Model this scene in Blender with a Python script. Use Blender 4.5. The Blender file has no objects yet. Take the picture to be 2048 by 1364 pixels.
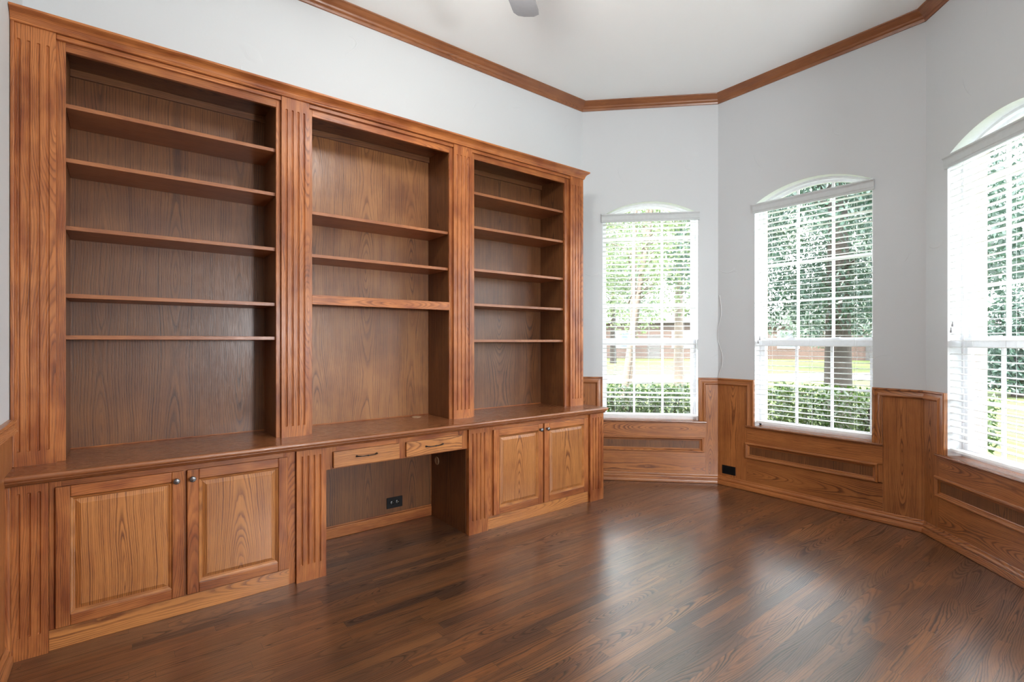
import bpy, math, random
from mathutils import Vector, Matrix
random.seed(7)
SC = bpy.context.scene
COL = SC.collection
R = math.radians
TAN = math.tan(R(22.5))

# ------------------------------------------------------------------ camera
cam_data = bpy.data.cameras.new('camera')
cam = bpy.data.objects.new('camera', cam_data); COL.objects.link(cam)
cam.location = (0, 0, 1.35)
cam.rotation_euler = (R(90), 0, R(52.302 - 90))
cam_data.sensor_width = 36.0
cam_data.lens = 1010.92 / 2048 * 36
cam_data.shift_y = 1.27 / 2048
cam_data.clip_start = 0.02; cam_data.clip_end = 400
SC.camera = cam

# ------------------------------------------------------------------ world, sun, exposure
world = bpy.data.worlds.new('world'); SC.world = world
world.use_nodes = True
wn = world.node_tree; wn.nodes.clear()
w_out = wn.nodes.new('ShaderNodeOutputWorld'); w_bg = wn.nodes.new('ShaderNodeBackground')
w_sky = wn.nodes.new('ShaderNodeTexSky')
w_sky.sky_type = 'HOSEK_WILKIE'
w_sky.sun_direction = (-0.55, 0.35, 0.76)
w_sky.turbidity = 7.0
w_sky.ground_albedo = 0.4
w_mix = wn.nodes.new('ShaderNodeMix'); w_mix.data_type = 'RGBA'
w_mix.inputs[0].default_value = 0.75
w_mix.inputs[7].default_value = (0.90, 0.95, 1.0, 1)
wn.links.new(w_sky.outputs[0], w_mix.inputs[6])
wn.links.new(w_mix.outputs[2], w_bg.inputs[0])
w_bg.inputs[1].default_value = 9.5
wn.links.new(w_bg.outputs[0], w_out.inputs[0])

def lamp(name, kind, loc, energy, color=(1, 1, 1), rot=(0, 0, 0), parent=None, **kw):
    d = bpy.data.lights.new(name, kind); d.energy = energy; d.color = color
    for k, v in kw.items(): setattr(d, k, v)
    o = bpy.data.objects.new(name, d); COL.objects.link(o)
    o.location = loc; o.rotation_euler = rot
    if parent: o.parent = parent; o.matrix_parent_inverse = parent.matrix_world.inverted()
    return o
lamp('sun_light', 'SUN', (-10, 6, 20), 8.0, (1.0, 0.95, 0.86), rot=(R(33), 0, R(-58)), angle=R(2))
FAN_LAMP_W, HALL_FILL_W = 19.0, 170.0
FAN_LAMP_COL, HALL_FILL_COL = (1.0, 0.97, 0.93), (0.98, 0.985, 1.0)

SC.view_settings.view_transform = 'Standard'
SC.view_settings.look = 'None'
SC.view_settings.gamma = 1.0
SC.view_settings.use_curve_mapping = False
SC.view_settings.exposure = 1.15
SC.cycles.max_bounces = 10
SC.cycles.diffuse_bounces = 5
SC.cycles.glossy_bounces = 3
SC.cycles.transparent_max_bounces = 16
SC.cycles.sample_clamp_indirect = 6.0
SC.cycles.caustics_reflective = False
SC.cycles.caustics_refractive = False
SC.cycles.use_denoising = True

# ------------------------------------------------------------------ node helpers
class N:
    def __init__(s, name):
        s.m = bpy.data.materials.new(name); s.m.use_nodes = True
        s.t = s.m.node_tree; s.t.nodes.clear()
        s.out = s.t.nodes.new('ShaderNodeOutputMaterial')
    def n(s, typ, **kw):
        x = s.t.nodes.new(typ)
        for k, v in kw.items(): setattr(x, k, v)
        return x
    def put(s, sock, val):
        if isinstance(val, bpy.types.NodeSocket): s.t.links.new(val, sock)
        elif isinstance(val, (tuple, list)) and len(val) == 3 and sock.type == 'RGBA': sock.default_value = (*val, 1)
        else: sock.default_value = val
    def math(s, op, a, b=0.0, c=None):
        x = s.n('ShaderNodeMath', operation=op)
        s.put(x.inputs[0], a); s.put(x.inputs[1], b)
        if c is not None: s.put(x.inputs[2], c)
        return x.outputs[0]
    def comb(s, a, b, c=0.0):
        x = s.n('ShaderNodeCombineXYZ')
        for i, v in enumerate((a, b, c)): s.put(x.inputs[i], v)
        return x.outputs[0]
    def sep(s, v):
        x = s.n('ShaderNodeSeparateXYZ'); s.put(x.inputs[0], v); return x.outputs
    def noise(s, vec, scale=1.0, detail=2.0, rough=0.5, color=False):
        x = s.n('ShaderNodeTexNoise'); s.put(x.inputs['Vector'], vec)
        x.inputs['Scale'].default_value = scale; x.inputs['Detail'].default_value = detail
        x.inputs['Roughness'].default_value = rough
        return x.outputs['Color' if color else 'Fac']
    def white(s, w):
        x = s.n('ShaderNodeTexWhiteNoise', noise_dimensions='1D'); s.put(x.inputs['W'], w); return x.outputs['Value']
    def ramp(s, fac, pts, interp='LINEAR'):
        x = s.n('ShaderNodeValToRGB'); s.put(x.inputs[0], fac); cr = x.color_ramp; cr.interpolation = interp
        while len(cr.elements) < len(pts): cr.elements.new(0.5)
        for e, (p, c) in zip(cr.elements, pts):
            e.position = p; e.color = (c, c, c, 1) if isinstance(c, (int, float)) else (*c, 1)
        return x.outputs[0]
    def mix(s, f, a, b, blend='MIX'):
        x = s.n('ShaderNodeMix', data_type='RGBA', blend_type=blend)
        s.put(x.inputs[0], f); s.put(x.inputs[6], a); s.put(x.inputs[7], b); return x.outputs[2]
    def bump(s, h, strength=0.2, dist=0.002):
        x = s.n('ShaderNodeBump'); s.put(x.inputs['Height'], h)
        x.inputs['Strength'].default_value = strength; x.inputs['Distance'].default_value = dist
        return x.outputs[0]
    def pbr(s, color, rough=0.5, metal=0.0, normal=None, spec=0.5, coat=0.0, coat_rough=0.1, **kw):
        b = s.n('ShaderNodeBsdfPrincipled')
        s.put(b.inputs['Base Color'], color); s.put(b.inputs['Roughness'], rough)
        b.inputs['Metallic'].default_value = metal; b.inputs['Specular IOR Level'].default_value = spec
        b.inputs['Coat Weight'].default_value = coat; b.inputs['Coat Roughness'].default_value = coat_rough
        if normal is not None:
            s.put(b.inputs['Normal'], normal)
        for k, v in kw.items(): s.put(b.inputs[k], v)
        s.t.links.new(b.outputs[0], s.out.inputs[0]); return b

def plain(name, color, rough=0.5, metal=0.0, spec=0.5, noise_scale=40, vary=0.06):
    a = N(name)
    tc = a.n('ShaderNodeTexCoord').outputs['Object']
    f = a.noise(tc, noise_scale, 2)
    c2 = tuple(max(0, x * (1 - vary * 2)) for x in color)
    a.pbr(a.mix(f, c2, color), rough, metal, spec=spec)
    return a.m

def ring_grain(a, U, V, ident, spacing, leaf=None):
    """distance to a wandering tree axis, cut into growth rings: gives cathedral figure on flat boards"""
    if leaf:
        sh = a.math('ADD', U, leaf / 2)
        cell = a.math('FLOOR', a.math('DIVIDE', sh, leaf))
        Uc = a.math('SUBTRACT', a.math('SUBTRACT', sh, a.math('MULTIPLY', cell, leaf)), leaf / 2)
        ident = a.math('ADD', ident, a.math('MULTIPLY', cell, 3.71))
    else:
        Uc = U
    n1 = a.noise(a.comb(a.math('MULTIPLY', V, 1.0), a.math('MULTIPLY', ident, 9.1), 0.0), 0.55, 1.2)
    n2 = a.noise(a.comb(a.math('MULTIPLY', V, 1.0), a.math('MULTIPLY', ident, 5.3), 7.7), 1.5, 1)
    d = a.math('MULTIPLY', a.math('SUBTRACT', n1, 0.5), 0.46)
    u = a.math('ADD', Uc, a.math('MULTIPLY', a.math('SUBTRACT', n2, 0.5), 0.07))
    r = a.math('SQRT', a.math('ADD', a.math('MULTIPLY', u, u), a.math('MULTIPLY', d, d)))
    wob = a.noise(a.comb(a.math('MULTIPLY', U, 22.0), a.math('MULTIPLY', V, 6.0), ident), 1.0, 3)
    r = a.math('ADD', r, a.math('MULTIPLY', wob, 0.010))
    irr = a.noise(a.comb(a.math('MULTIPLY', r, 75.0), a.math('MULTIPLY', V, 0.4), ident), 1.0, 2)
    r = a.math('ADD', r, a.math('MULTIPLY', irr, 0.014))
    fr = a.math('FRACT', a.math('DIVIDE', r, spacing))
    line = a.ramp(fr, [(0.0, 1.0), (0.16, 0.80), (0.42, 0.14), (0.80, 0.0), (0.97, 0.45), (1.0, 0.95)])
    streng = a.ramp(a.noise(a.comb(a.math('MULTIPLY', r, 38.0), a.math('MULTIPLY', V, 1.3), a.math('ADD', ident, 3.0)), 1.0, 2), [(0.32, 0.25), (0.62, 1.0)])
    pore = a.ramp(a.noise(a.comb(a.math('MULTIPLY', U, 420.0), a.math('MULTIPLY', V, 14.0), ident), 1.0, 2, 0.6), [(0.46, 0.0), (0.66, 1.0)])
    broad = a.noise(a.comb(a.math('MULTIPLY', U, 60.0), a.math('MULTIPLY', V, 2.0), ident), 1.0, 2)
    lf = a.math('MULTIPLY', line, streng)
    return lf, pore, broad

def oak(name, light, dark, spacing=0.0075, rough=0.34, coat=0.25, blotch=0.35, leaf=0.27, line_amt=1.05, spec=0.5, streak=0.2):
    a = N(name)
    uv = a.n('ShaderNodeUVMap').outputs[0]
    s = a.sep(uv); U, V = s[0], s[1]
    ident = a.math('FLOOR', a.math('DIVIDE', V, 20.0))
    lf, pore, broad = ring_grain(a, U, V, ident, spacing, leaf)
    fac = a.math('ADD', a.math('MULTIPLY', lf, line_amt), a.math('MULTIPLY', pore, a.math('ADD', a.math('MULTIPLY', lf, 0.35), 0.14)))
    fac = a.math('ADD', fac, a.math('MULTIPLY', a.math('SUBTRACT', broad, 0.5), 0.45))
    fac = a.math('MINIMUM', a.math('MAXIMUM', fac, 0.0), 1.0)
    col = a.mix(fac, light, dark)
    obj = a.n('ShaderNodeTexCoord').outputs['Object']
    bl = a.ramp(a.noise(obj, 3.1, 3, 0.55), [(0.30, (1.0 - blotch * .8, 1.0 - blotch, 1.0 - blotch)), (0.55, 1.0)])
    col = a.mix(1.0, col, bl, 'MULTIPLY')
    st = a.ramp(a.noise(a.comb(a.math('MULTIPLY', U, 11.0), a.math('MULTIPLY', V, 2.6), a.math('ADD', ident, 8.0)), 1.0, 3, 0.6), [(0.36, (1 - streak * .75, 1 - streak, 1 - streak)), (0.56, 1.0)])
    col = a.mix(1.0, col, st, 'MULTIPLY')
    tone = a.math('ADD', a.math('MULTIPLY', a.white(ident), 0.22), 0.86)
    col = a.mix(1.0, col, a.comb(tone, tone, tone), 'MULTIPLY')
    h = a.math('MULTIPLY', a.math('ADD', lf, pore), -1.0)
    a.pbr(col, a.math('ADD', rough, a.math('MULTIPLY', pore, 0.12)), 0.0, a.bump(h, 0.25, 0.0006), spec=spec, coat=coat, coat_rough=0.22)
    return a.m

OAK = oak('oak_frame', (0.515, 0.185, 0.054), (0.185, 0.055, 0.017), blotch=0.45, line_amt=0.75, coat=0.08, spec=0.4, streak=0.5)
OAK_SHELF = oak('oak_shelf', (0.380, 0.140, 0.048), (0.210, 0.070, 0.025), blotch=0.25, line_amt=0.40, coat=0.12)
OAK_DOOR = oak('oak_door_panel', (0.560, 0.230, 0.064), (0.200, 0.066, 0.019), blotch=0.12, leaf=0.34)
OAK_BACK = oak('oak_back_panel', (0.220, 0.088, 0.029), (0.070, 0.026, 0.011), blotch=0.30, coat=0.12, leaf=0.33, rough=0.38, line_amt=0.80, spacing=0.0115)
OAK_BACK_LIT = oak('oak_back_panel_lit', (0.345, 0.150, 0.050), (0.115, 0.043, 0.017), blotch=0.38, coat=0.12, leaf=0.36, rough=0.36, line_amt=0.80, spacing=0.0115)  # copy of back panel oak, brighter light of middle bay put into colour
OAK_TOP = oak('oak_counter', (0.320, 0.120, 0.044), (0.170, 0.058, 0.022), blotch=0.15, rough=0.24, coat=0.4, line_amt=0.35)
OAK_CROWN = oak('oak_crown', (0.330, 0.125, 0.044), (0.150, 0.050, 0.018), blotch=0.25, line_amt=0.5)
OAK_WAIN = oak('oak_wainscot', (0.500, 0.188, 0.053), (0.170, 0.052, 0.016), blotch=0.16, leaf=0.33)

def floor_material():
    a = N('oak_strip_floor')
    s = a.sep(a.n('ShaderNodeTexCoord').outputs['Object']); X, Y = s[0], s[1]
    W = 0.0572
    yr = a.math('DIVIDE', a.math('ADD', Y, 20.0), W)
    row = a.math('FLOOR', yr)
    fy = a.math('SUBTRACT', yr, row)
    r1 = a.white(row); r2 = a.white(a.math('ADD', row, 431.7))
    ln = a.math('ADD', 0.45, a.math('MULTIPLY', r2, 0.75))
    xr = a.math('DIVIDE', a.math('ADD', a.math('ADD', X, 20.0), a.math('MULTIPLY', r1, 5.0)), ln)
    colm = a.math('FLOOR', xr)
    fx = a.math('SUBTRACT', xr, colm)
    ident = a.white(a.math('ADD', a.math('MULTIPLY', row, 3.137), a.math('MULTIPLY', colm, 17.91)))
    id2 = a.white(a.math('ADD', a.math('MULTIPLY', ident, 977.0), 5.0))
    idb = a.math('MULTIPLY', ident, 60.0)
    U = a.math('ADD', a.math('MULTIPLY', a.math('SUBTRACT', fy, 0.5), W), a.math('MULTIPLY', a.math('SUBTRACT', id2, 0.5), 0.16))
    V = a.math('ADD', X, a.math('MULTIPLY', ident, 40.0))
    lf, pore, broad = ring_grain(a, U, V, idb, 0.0072)
    fac = a.math('ADD', a.math('MULTIPLY', lf, 1.0), a.math('MULTIPLY', pore, 0.22))
    fac = a.math('ADD', fac, a.math('MULTIPLY', a.math('SUBTRACT', broad, 0.5), 0.9))
    fac = a.math('MINIMUM', a.math('MAXIMUM', fac, 0.0), 1.0)
    light = a.ramp(ident, [(0.0, (0.265, 0.102, 0.034)), (0.30, (0.160, 0.066, 0.028)), (0.55, (0.220, 0.085, 0.029)), (0.80, (0.098, 0.046, 0.026)), (1.0, (0.310, 0.128, 0.044))])
    col = a.mix(fac, light, (0.020, 0.011, 0.008))
    bl = a.ramp(a.noise(a.comb(a.math('MULTIPLY', X, 1.0), a.math('MULTIPLY', Y, 1.6), 0.0), 2.3, 3), [(0.32, 0.62), (0.62, 1.0)])
    col = a.mix(1.0, col, bl, 'MULTIPLY')
    ex = a.math('MULTIPLY', a.math('MINIMUM', fx, a.math('SUBTRACT', 1.0, fx)), ln)
    ey = a.math('MULTIPLY', a.math('MINIMUM', fy, a.math('SUBTRACT', 1.0, fy)), W)
    gap = a.math('LESS_THAN', a.math('MINIMUM', ex, ey), 0.0006)
    col = a.mix(gap, col, (0.012, 0.007, 0.005))
    h = a.math('ADD', a.math('MULTIPLY', fac, -1.0), a.math('MULTIPLY', gap, -1.5))
    big = a.noise(a.comb(a.math('MULTIPLY', X, 3.0), a.math('MULTIPLY', Y, 9.0), 0.0), 1.0, 2)
    h = a.math('ADD', h, a.math('MULTIPLY', big, 1.2))
    a.pbr(col, a.math('ADD', 0.30, a.math('MULTIPLY', fac, 0.18)), 0.0, a.bump(h, 0.45, 0.0012), spec=0.6, coat=1.0, coat_rough=0.23, **{'Coat IOR': 1.7})
    return a.m
FLOOR = floor_material()

def wall_paint(name, color, marks=3.0):
    a = N(name)
    o = a.n('ShaderNodeTexCoord').outputs['Object']
    fine = a.noise(o, 55, 3)
    n = a.noise(o, 1.9, 1)
    cont = a.math('ABSOLUTE', a.math('SUBTRACT', a.math('FRACT', a.math('MULTIPLY', n, 5.0)), 0.5))
    lne = a.ramp(cont, [(0.0, 1.0), (0.018, 0.0)])
    msk = a.ramp(a.noise(o, 4.3, 1), [(0.60, 0.0), (0.66, 1.0)])
    h = a.math('ADD', a.math('MULTIPLY', fine, 0.35), a.math('MULTIPLY', a.math('MULTIPLY', lne, msk), marks))
    col = a.mix(a.noise(o, 2.2, 2), tuple(x * 0.975 for x in color), color)
    a.pbr(col, 0.55, normal=a.bump(h, 0.4, 0.002), spec=0.35)
    return a.m
PAINT = wall_paint('grey_wall_paint', (0.635, 0.665, 0.682))
CEIL = wall_paint('ceiling_paint', (0.915, 0.945, 0.94), 0.3)
WHITE = plain('white_trim_paint', (0.90, 0.91, 0.92), 0.4)
VINYL = plain('white_window_vinyl', (0.89, 0.895, 0.915), 0.35)
def slat_material():
    a = N('white_blind_slat')
    d = a.n('ShaderNodeBsdfPrincipled'); d.inputs['Base Color'].default_value = (0.90, 0.905, 0.91, 1); d.inputs['Roughness'].default_value = 0.4
    t = a.n('ShaderNodeBsdfTranslucent'); t.inputs[0].default_value = (0.92, 0.92, 0.90, 1)
    mx = a.n('ShaderNodeMixShader'); mx.inputs[0].default_value = 0.30
    a.t.links.new(d.outputs[0], mx.inputs[1]); a.t.links.new(t.outputs[0], mx.inputs[2]); a.t.links.new(mx.outputs[0], a.out.inputs[0]); return a.m
SLAT = slat_material()
VALANCE = plain('white_blind_valance', (0.62, 0.66, 0.67), 0.45)
BLACK = plain('black_plastic', (0.008, 0.008, 0.009), 0.55, spec=0.3)
BRONZE = plain('dark_pewter_metal', (0.085, 0.080, 0.078), 0.32, 1.0)
PEWTER = plain('knob_pewter', (0.20, 0.195, 0.20), 0.30, 0.9)
FANMAT = plain('grey_fan_blade', (0.25, 0.262, 0.28), 0.5)
FANMETAL = plain('brushed_fan_metal', (0.55, 0.55, 0.56), 0.35, 1.0)
CORD = plain('white_cord', (0.75, 0.75, 0.74), 0.6)
CLEAR = plain('grey_tassel', (0.35, 0.35, 0.36), 0.4)
TANPLUG = plain('tan_grommet_plastic', (0.50, 0.33, 0.20), 0.5)

def glass_material():
    a = N('window_glass')
    tr = a.n('ShaderNodeBsdfTransparent'); tr.inputs[0].default_value = (0.96, 0.98, 0.975, 1)
    gl = a.n('ShaderNodeBsdfGlossy'); gl.inputs['Roughness'].default_value = 0.02
    geo = a.n('ShaderNodeNewGeometry'); dt = a.n('ShaderNodeVectorMath', operation='DOT_PRODUCT')
    a.t.links.new(geo.outputs['Normal'], dt.inputs[0]); a.t.links.new(geo.outputs['Incoming'], dt.inputs[1])
    graz = a.math('SUBTRACT', 1.0, a.math('ABSOLUTE', dt.outputs['Value']))
    refl = a.math('ADD', 0.07, a.math('MULTIPLY', a.math('POWER', graz, 5.0), 0.85))
    mx = a.n('ShaderNodeMixShader')
    a.t.links.new(refl, mx.inputs[0]); a.t.links.new(tr.outputs[0], mx.inputs[1]); a.t.links.new(gl.outputs[0], mx.inputs[2])
    a.t.links.new(mx.outputs[0], a.out.inputs[0]); return a.m
GLASS = glass_material()

def globe_material():
    a = N('frosted_lamp_glass')
    e = a.n('ShaderNodeEmission'); e.inputs[0].default_value = (1, 0.93, 0.84, 1); e.inputs[1].default_value = 6.0
    a.t.links.new(e.outputs[0], a.out.inputs[0]); return a.m
GLOBE = globe_material()

def brick_material(name, c1, c2, mortar, scale=4.0):
    a = N(name)
    o = a.n('ShaderNodeTexCoord').outputs['Object']; s = a.sep(o)
    b = a.n('ShaderNodeTexBrick')
    a.put(b.inputs['Vector'], a.comb(a.math('ADD', s[0], s[1]), s[2], 0.0))
    b.inputs['Color1'].default_value = (*c1, 1); b.inputs['Color2'].default_value = (*c2, 1); b.inputs['Mortar'].default_value = (*mortar, 1)
    b.inputs['Scale'].default_value = scale; b.inputs['Mortar Size'].default_value = 0.02
    a.pbr(b.outputs[0], 0.85); return a.m
BRICK = brick_material('tan_brick', (0.52, 0.42, 0.33), (0.42, 0.32, 0.25), (0.60, 0.57, 0.52), 2.3)
REDBRICK = brick_material('red_brick', (0.085, 0.048, 0.036), (0.070, 0.040, 0.030), (0.09, 0.08, 0.072), 2.3)
ROOF = plain('roof_shingle', (0.09, 0.082, 0.08), 0.9, noise_scale=8, vary=0.2)
CONC = plain('pale_concrete', (0.30, 0.285, 0.26), 0.9, noise_scale=3, vary=0.06)
MULCH = plain('dark_mulch', (0.055, 0.045, 0.040), 0.95, noise_scale=60, vary=0.3)
BARK = plain('tree_bark', (0.045, 0.036, 0.030), 0.95, noise_scale=14, vary=0.3)
BARKP = plain('pale_smooth_bark', (0.16, 0.12, 0.095), 0.8, noise_scale=9, vary=0.2)
DARKGLASS = plain('dark_house_glass', (0.10, 0.12, 0.14), 0.1)

def grass_material():
    a = N('lawn_grass')
    o = a.n('ShaderNodeTexCoord').outputs['Object']
    n1 = a.noise(o, 0.35, 3); n2 = a.noise(o, 14.0, 3)
    c = a.mix(n1, (0.060, 0.080, 0.026), (0.105, 0.120, 0.045))
    c = a.mix(a.ramp(n2, [(0.35, 0.0), (0.7, 0.5)]), c, (0.035, 0.060, 0.015))
    a.pbr(c, 0.95, normal=a.bump(n2, 0.5, 0.02), spec=0.1); return a.m
GRASS = grass_material()

def leaf_material(name, c1, c2, c3):
    a = N(name)
    g = a.n('ShaderNodeTexCoord').outputs['Object']
    f = a.noise(g, 9.0, 2)
    c = a.ramp(f, [(0.30, c1), (0.5, c2), (0.68, c3)])
    d = a.n('ShaderNodeBsdfDiffuse'); a.put(d.inputs[0], c)
    t = a.n('ShaderNodeBsdfTranslucent'); a.put(t.inputs[0], c)
    gl = a.n('ShaderNodeBsdfGlossy'); gl.inputs['Roughness'].default_value = 0.35
    m1 = a.n('ShaderNodeMixShader'); m1.inputs[0].default_value = 0.4
    m2 = a.n('ShaderNodeMixShader'); m2.inputs[0].default_value = 0.06
    a.t.links.new(d.outputs[0], m1.inputs[1]); a.t.links.new(t.outputs[0], m1.inputs[2])
    a.t.links.new(m1.outputs[0], m2.inputs[1]); a.t.links.new(gl.outputs[0], m2.inputs[2])
    a.t.links.new(m2.outputs[0], a.out.inputs[0]); return a.m
LEAF_HEDGE = leaf_material('hedge_leaf', (0.010, 0.026, 0.004), (0.026, 0.062, 0.008), (0.060, 0.110, 0.018))
LEAF_LIME = leaf_material('lime_leaf', (0.06, 0.10, 0.04), (0.12, 0.17, 0.07), (0.20, 0.25, 0.11))
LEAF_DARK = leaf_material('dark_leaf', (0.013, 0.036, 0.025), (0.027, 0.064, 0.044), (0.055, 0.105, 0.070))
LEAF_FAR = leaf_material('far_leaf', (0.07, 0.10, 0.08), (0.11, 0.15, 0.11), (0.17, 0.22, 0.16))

# ------------------------------------------------------------------ mesh builder
def rv():
    return 20.0 * random.randint(2, 60) + random.uniform(4, 15)
class MB:
    def __init__(s): s.v = []; s.f = []; s.uv = []; s.mi = []; s.sm = []
    def face(s, idx, uvs=None, mi=0, smooth=False):
        s.f.append(tuple(idx)); s.uv.append(uvs or [(0, 0)] * len(idx)); s.mi.append(mi); s.sm.append(smooth)
    def poly(s, pts, uvs=None, mi=0, smooth=False):
        b = len(s.v); s.v += [tuple(p) for p in pts]; s.face(range(b, b + len(pts)), uvs, mi, smooth)
    def box(s, x0, x1, y0, y1, z0, z1, g='z', mi=0):
        if x0 > x1: x0, x1 = x1, x0
        if y0 > y1: y0, y1 = y1, y0
        if z0 > z1: z0, z1 = z1, z0
        b = len(s.v); P = [(x, y, z) for x in (x0, x1) for y in (y0, y1) for z in (z0, z1)]
        s.v += P
        rV = rv()
        wd = max(d for d, k in ((x1 - x0, 'x'), (y1 - y0, 'y'), (z1 - z0, 'z')) if k != g); rU = random.uniform(-1, 1) * max(.02, .13 - wd / 2)
        c = ((x0 + x1) / 2, (y0 + y1) / 2, (z0 + z1) / 2); gi = 'xyz'.index(g)
        for quad, ax in (((0, 1, 3, 2), 0), ((4, 6, 7, 5), 0), ((0, 4, 5, 1), 1), ((2, 3, 7, 6), 1), ((0, 2, 6, 4), 2), ((1, 5, 7, 3), 2)):
            oth = [i for i in (0, 1, 2) if i != ax]
            if gi in oth: va = gi; ua = [i for i in oth if i != gi][0]
            else: va, ua = oth[0], oth[1]
            s.face([b + q for q in quad], [(P[q][ua] - c[ua] + rU, P[q][va] - c[va] + rV) for q in quad], mi)
    def grid(s, xs, zs, yf, g='z', mi=0, smooth=True):
        """heightfield facing -y: yf(x, z)"""
        b = len(s.v); rV = rv(); cx = (xs[0] + xs[-1]) / 2; rU = random.choice((-1, 1)) * random.uniform(.03, .09)
        for x in xs:
            for z in zs: s.v.append((x, yf(x, z), z))
        nz = len(zs)
        for i in range(len(xs) - 1):
            for j in range(nz - 1):
                q = [(i, j), (i + 1, j), (i + 1, j + 1), (i, j + 1)]
                if g == 'z': uv = [(xs[a] - cx + rU, zs[c] + rV) for a, c in q]
                else: uv = [(zs[c] - (zs[0] + zs[-1]) / 2 + rU, xs[a] + rV) for a, c in q]
                s.face([b + a * nz + c for a, c in q], uv, mi, smooth)
    def strip(s, rows, mi=0, smooth=False, flip=False):
        """rows: list of vertex rows (same length) - faces between following rows; V runs along rows direction"""
        b = len(s.v); n = len(rows[0]); rV = rv(); rU = random.uniform(-.05, .05)
        acc = [0.0]
        for k in range(1, n): acc.append(acc[-1] + (Vector(rows[0][k]) - Vector(rows[0][k - 1])).length)
        al = [0.0]
        for r in range(1, len(rows)): al.append(al[-1] + (Vector(rows[r][0]) - Vector(rows[r - 1][0])).length)
        for r in rows: s.v += [tuple(p) for p in r]
        for r in range(len(rows) - 1):
            for k in range(n - 1):
                idx = [b + r * n + k, b + r * n + k + 1, b + (r + 1) * n + k + 1, b + (r + 1) * n + k]
                uv = [(acc[k] + rU, al[r] + rV), (acc[k + 1] + rU, al[r] + rV), (acc[k + 1] + rU, al[r + 1] + rV), (acc[k] + rU, al[r + 1] + rV)]
                if flip: idx = idx[::-1]; uv = uv[::-1]
                s.face(idx, uv, mi, smooth)
    def lathe(s, prof, o, axis, n=16, mi=0):
        """prof: (radius, distance along axis)"""
        ax = Vector(axis).normalized(); u = ax.orthogonal().normalized(); w = ax.cross(u); o = Vector(o)
        rows = []
        for k in range(n + 1):
            t = 2 * math.pi * k / n
            rows.append([o + ax * d + (u * math.cos(t) + w * math.sin(t)) * max(r, 1e-5) for r, d in prof])
        s.strip(rows, mi, True)
    def tube(s, pts, r, n=6, mi=0, radii=None):
        rows = []; pts = [Vector(p) for p in pts]
        for i, p in enumerate(pts):
            d = (pts[min(i + 1, len(pts) - 1)] - pts[max(i - 1, 0)]).normalized()
            u = d.cross(Vector((0.13, 0.21, 0.97))).normalized() if abs(d.z) < 0.95 else d.cross(Vector((1, 0, 0))).normalized()
            w = d.cross(u); rr = radii[i] if radii else r
            rows.append([p + (u * math.cos(2 * math.pi * k / n) + w * math.sin(2 * math.pi * k / n)) * rr for k in range(n + 1)])
        s.strip(rows, mi, True)
        for row, rev in ((rows[0], False), (rows[-1], True)):
            q = row[:-1]; s.poly(q[::-1] if rev else q, None, mi)
    def sweep(s, prof, s0, s1, t0=0.0, t1=0.0, mi=0, smooth=False, cap=True):
        """horizontal moulding on a wall (local: x along, -y into the room). prof: (p, z)"""
        A = [(s0 + t0 * p, -p, z) for p, z in prof]; B = [(s1 - t1 * p, -p, z) for p, z in prof]
        s.strip([A, B], mi, smooth)
        if cap:
            s.poly(A[::-1], None, mi); s.poly(B, None, mi)
    def leaves(s, centre, radii, n, size, shape='ball', mi=0, droop=0.0):
        for _ in range(n):
            while True:
                a, b2, c = (random.uniform(-1, 1) for _ in range(3))
                if shape == 'box': break
                if shape == 'cone':
                    w = (1 - (c + 1) / 2) * 0.95 + 0.05
                    if a * a + b2 * b2 <= w * w: break
                    continue
                q = a * a + b2 * b2 + c * c
                if 0.15 < q <= 1: break
            p = Vector((centre[0] + a * radii[0], centre[1] + b2 * radii[1], centre[2] + c * radii[2]))
            d = Vector((random.gauss(0, 1), random.gauss(0, 1), random.gauss(0, 1) - droop)).normalized()
            e = d.cross(Vector((random.gauss(0, 1), random.gauss(0, 1), random.gauss(0, 1)))).normalized()
            L = size * random.uniform(.7, 1.3); Wd = L * random.uniform(.3, .45)
            s.poly([p - d * L / 2, p + e * Wd / 2, p + d * L / 2, p - e * Wd / 2], None, mi)
    def build(s, name, mats, parent=None, bevel=0.0, auto=None, world=False):
        me = bpy.data.meshes.new(name); me.from_pydata(s.v, [], s.f)
        if not isinstance(mats, (list, tuple)): mats = [mats]
        for m in mats: me.materials.append(m)
        me.polygons.foreach_set('material_index', s.mi)
        me.polygons.foreach_set('use_smooth', s.sm)
        ul = me.uv_layers.new(name='UVMap')
        flat = [c for f in s.uv for p in f for c in p]
        ul.data.foreach_set('uv', flat)
        if auto is not None:
            me.polygons.foreach_set('use_smooth', [True] * len(me.polygons)); me.set_sharp_from_angle(angle=R(auto))
        me.update()
        o = bpy.data.objects.new(name, me); COL.objects.link(o)
        if bevel:
            bm = o.modifiers.new('edge', 'BEVEL'); bm.width = bevel; bm.segments = 2; bm.limit_method = 'ANGLE'; bm.angle_limit = R(50)
        if parent:
            o.parent = parent
            if world: o.matrix_parent_inverse = parent.matrix_basis.inverted()
        return o

def thing(name, label, cat, loc=(0, 0, 0), rz=0.0, group=None):
    o = bpy.data.objects.new(name, None); COL.objects.link(o)
    o.location = loc; o.rotation_euler = (0, 0, rz); o.empty_display_size = 0.1
    o['label'] = label; o['category'] = cat
    if group: o['group'] = group
    return o
def tag(o, label, cat, group=None, kind=None):
    o['label'] = label; o['category'] = cat
    if group: o['group'] = group
    if kind: o['kind'] = kind
    return o
def structure(name, label, cat='wall', loc=(0, 0, 0), rz=0.0):
    o = thing(name, label, cat, loc, rz); o['kind'] = 'structure'; return o

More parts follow.
